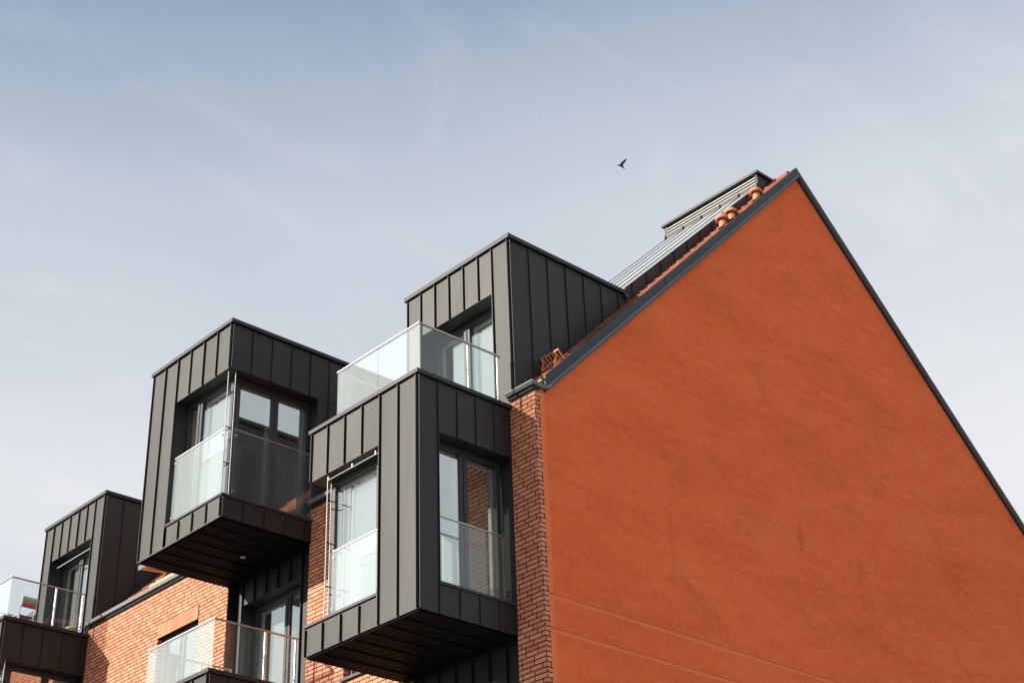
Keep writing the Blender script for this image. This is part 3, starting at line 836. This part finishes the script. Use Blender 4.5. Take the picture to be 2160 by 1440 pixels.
def planter(name, x, y, s, m, label, cat):
    zf = 12.897
    o = empty(name, (x, y, zf)); tag(o, label, cat)
    k = MB(); k.lathe((0, 0, 0), [(0, 0), (.10*s, 0), (.13*s, .19*s), (.145*s, .19*s), (.145*s, .225*s), (.125*s, .225*s), (.12*s, .20*s), (0, .20*s)], 24); k.build('pot_body', m, o)
    e = MB(); e.lathe((0, 0, .201*s), [(0, .002), (.117*s, 0)], 20); e.build('soil', M['membrane'], o)
planter('flower_pot', -13.72, -.24, .75, M['pot'], 'small yellow glazed pot beside the rail post of the left balcony', 'pot')
def tub():
    o = empty('storage_tub', (-14.75, -1.2, 12.897)); tag(o, 'green plastic tub on the balcony floor behind the garden chair', 'tub')
    k = MB(); k.lathe((0, 0, 0), [(0, 0), (.16, 0), (.20, .26), (.22, .26), (.22, .29), (.19, .29), (.15, .02), (0, .02)], 24); k.build('tub_body', M['green'], o)
    h = MB()
    for sx in (-1, 1): h.box(sx*.21-.02, sx*.21+.02, -.06, .06, .24, .255)
    h.build('handle', M['green'], o)
tub()

# ---------------------------------------------------------------- bird
def bird(loc):
    m = MB()
    rt = Vector((.6773, .7349, -.0331)); up = Vector((.3887, -.3192, .8643)); fw = Vector((-.6247, .5983, .5019))
    me = bpy.data.meshes.new('bird'); bm = bmesh.new()
    k = .0245   # metres per photo pixel there
    def pt(x, y, d=0): return rt*x*k - up*y*k + fw*d*k
    vs = [bm.verts.new(pt(*p)) for p in ((-8.3, -.8, 0), (-5.6, -.9, 0), (-3.6, .3, 0), (-.6, .6, 0), (1.6, 2.2, 0), (3.6, 4.6, 0), (5.6, 6.6, 0))]
    for a, b in zip(vs, vs[1:]): bm.edges.new((a, b))
    # two wings: the near one raised, the far one foreshortened
    w1 = bm.verts.new(pt(.6, -3.6, -2)); w2 = bm.verts.new(pt(4.2, -6.6, -5)); w3 = bm.verts.new(pt(9.3, -11.2, -9))
    bm.edges.new((vs[3], w1)); bm.edges.new((w1, w2)); bm.edges.new((w2, w3))
    u1 = bm.verts.new(pt(-2.9, -1.3, 7)); u2 = bm.verts.new(pt(-4.2, -2.2, 13)); bm.edges.new((vs[2], u1)); bm.edges.new((u1, u2))
    bm.to_mesh(me)
    order = [v.co.copy() for v in bm.verts]; bm.free()
    o = bpy.data.objects.new('bird', me); COL.objects.link(o); o.location = loc
    me.materials.append(M['bird'])
    sk = o.modifiers.new('skin', 'SKIN'); rad = [.3, 1.1, 1.4, 2.2, 1.5, 1.0, 1.1, 3.0, 2.7, .4, 1.5, .6]
    for v, r_ in zip(me.skin_vertices[0].data, rad): v.radius = (r_*k*1.0, r_*k*1.0)
    me.skin_vertices[0].data[3].use_root = True
    sb = o.modifiers.new('sub', 'SUBSURF'); sb.levels = 1; sb.render_levels = 1
    tag(o, 'dark bird flying with one wing raised in the open sky', 'bird')
bird((-22.007, 27.7608, 42.9958))

# ---------------------------------------------------------------- ground
g = MB(); g.add([(-400, -400, 0), (400, -400, 0), (400, 400, 0), (-400, 400, 0)], [(0, 1, 2, 3)])
go = g.build('ground', M['ground']); go['kind'] = 'structure'; go['label'] = 'pale paved ground around the building'; go['category'] = 'ground'

# ---------------------------------------------------------------- light, sky, camera
sd = Vector((.93, 1.85, -.82)).normalized()
sl = bpy.data.lights.new('sun', 'SUN'); sl.energy = 5.0; sl.angle = R(.6); sl.color = (1, .93, .82)
so = bpy.data.objects.new('sun', sl); COL.objects.link(so); so.rotation_euler = sd.to_track_quat('-Z', 'Y').to_euler()
elev = math.asin(-sd.z); az = math.atan2(-sd.x, -sd.y)     # direction to the sun, from +Y towards +X
w = bpy.data.worlds.new('World'); scene.world = w; w.use_nodes = True
nt = w.node_tree; nt.nodes.clear()
sky = nd(nt, 'ShaderNodeTexSky', sky_type='NISHITA'); sky.sun_disc = False; sky.sun_elevation = elev; sky.sun_rotation = az
sky.air_density = 1.0; sky.dust_density = 2.0; sky.ozone_density = 1.5
tc = nd(nt, 'ShaderNodeTexCoord'); sp = nd(nt, 'ShaderNodeSeparateXYZ'); nt.links.new(tc.outputs['Generated'], sp.inputs[0])
zc = math_(nt, 'MAXIMUM', sp.outputs[2], .06)
dv = nd(nt, 'ShaderNodeVectorMath', operation='SCALE'); nt.links.new(tc.outputs['Generated'], dv.inputs[0]); nt.links.new(math_(nt, 'DIVIDE', 1.0, zc), dv.inputs['Scale'])
mp = nd(nt, 'ShaderNodeMapping'); mp.inputs['Rotation'].default_value = (0, 0, R(35)); mp.inputs['Scale'].default_value = (1, .62, 0); nt.links.new(dv.outputs[0], mp.inputs['Vector'])
veil = noise(nt, mp.outputs[0], 1.1, 3, .5, .3); wisp = noise(nt, mp.outputs[0], 4.5, 7, .62, 1.2)
hz = ramp(nt, sp.outputs[2], [(.30, (.98, .98, .98)), (.42, (.92, .92, .92)), (.50, (.75, .75, .75)), (.57, (.66, .66, .66)), (.62, (.42, .42, .42)), (.68, (.12, .12, .12))])
hz = math_(nt, 'ADD', hz, math_(nt, 'MULTIPLY', math_(nt, 'ADD', sp.outputs[0], .55), .22))
cov = math_(nt, 'ADD', hz, math_(nt, 'MULTIPLY', math_(nt, 'SUBTRACT', veil, .5), .50))
cov = math_(nt, 'ADD', cov, math_(nt, 'MULTIPLY', math_(nt, 'MAXIMUM', math_(nt, 'SUBTRACT', wisp, .54), 0), .5))
cov = nd(nt, 'ShaderNodeClamp', inputs={0: 0}).outputs[0] if False else math_(nt, 'MINIMUM', math_(nt, 'MAXIMUM', cov, 0), 1)
skc = mixc(nt, cov, mixc(nt, .62, sky.outputs[0], (1.75, 2.55, 3.6)), (5.25, 5.33, 5.52))
bg = nd(nt, 'ShaderNodeBackground'); bg.inputs['Strength'].default_value = .1; nt.links.new(skc, bg.inputs['Color'])
wo = nd(nt, 'ShaderNodeOutputWorld'); nt.links.new(bg.outputs[0], wo.inputs['Surface'])

cd = bpy.data.cameras.new('camera'); co = bpy.data.objects.new('camera', cd); COL.objects.link(co)
Rv = Vector((.6773, .7349, -.0331)); Fv = Vector((-.6247, .5983, .5019)).normalized(); Rv = (Rv-Fv*Rv.dot(Fv)).normalized(); Uv = Rv.cross(Fv)
mtx = Matrix((Rv, Uv, -Fv)).transposed().to_4x4(); mtx.translation = Vector((15.0324, -14.8359, 1.6)); co.matrix_world = mtx
cd.sensor_width = 36; cd.sensor_fit = 'HORIZONTAL'; cd.lens = 36*3306.9/2160; cd.clip_start = .1; cd.clip_end = 3000
scene.camera = co
vs = scene.view_settings; vs.view_transform = 'Standard'; vs.look = 'None'; vs.exposure = .65; vs.gamma = 1
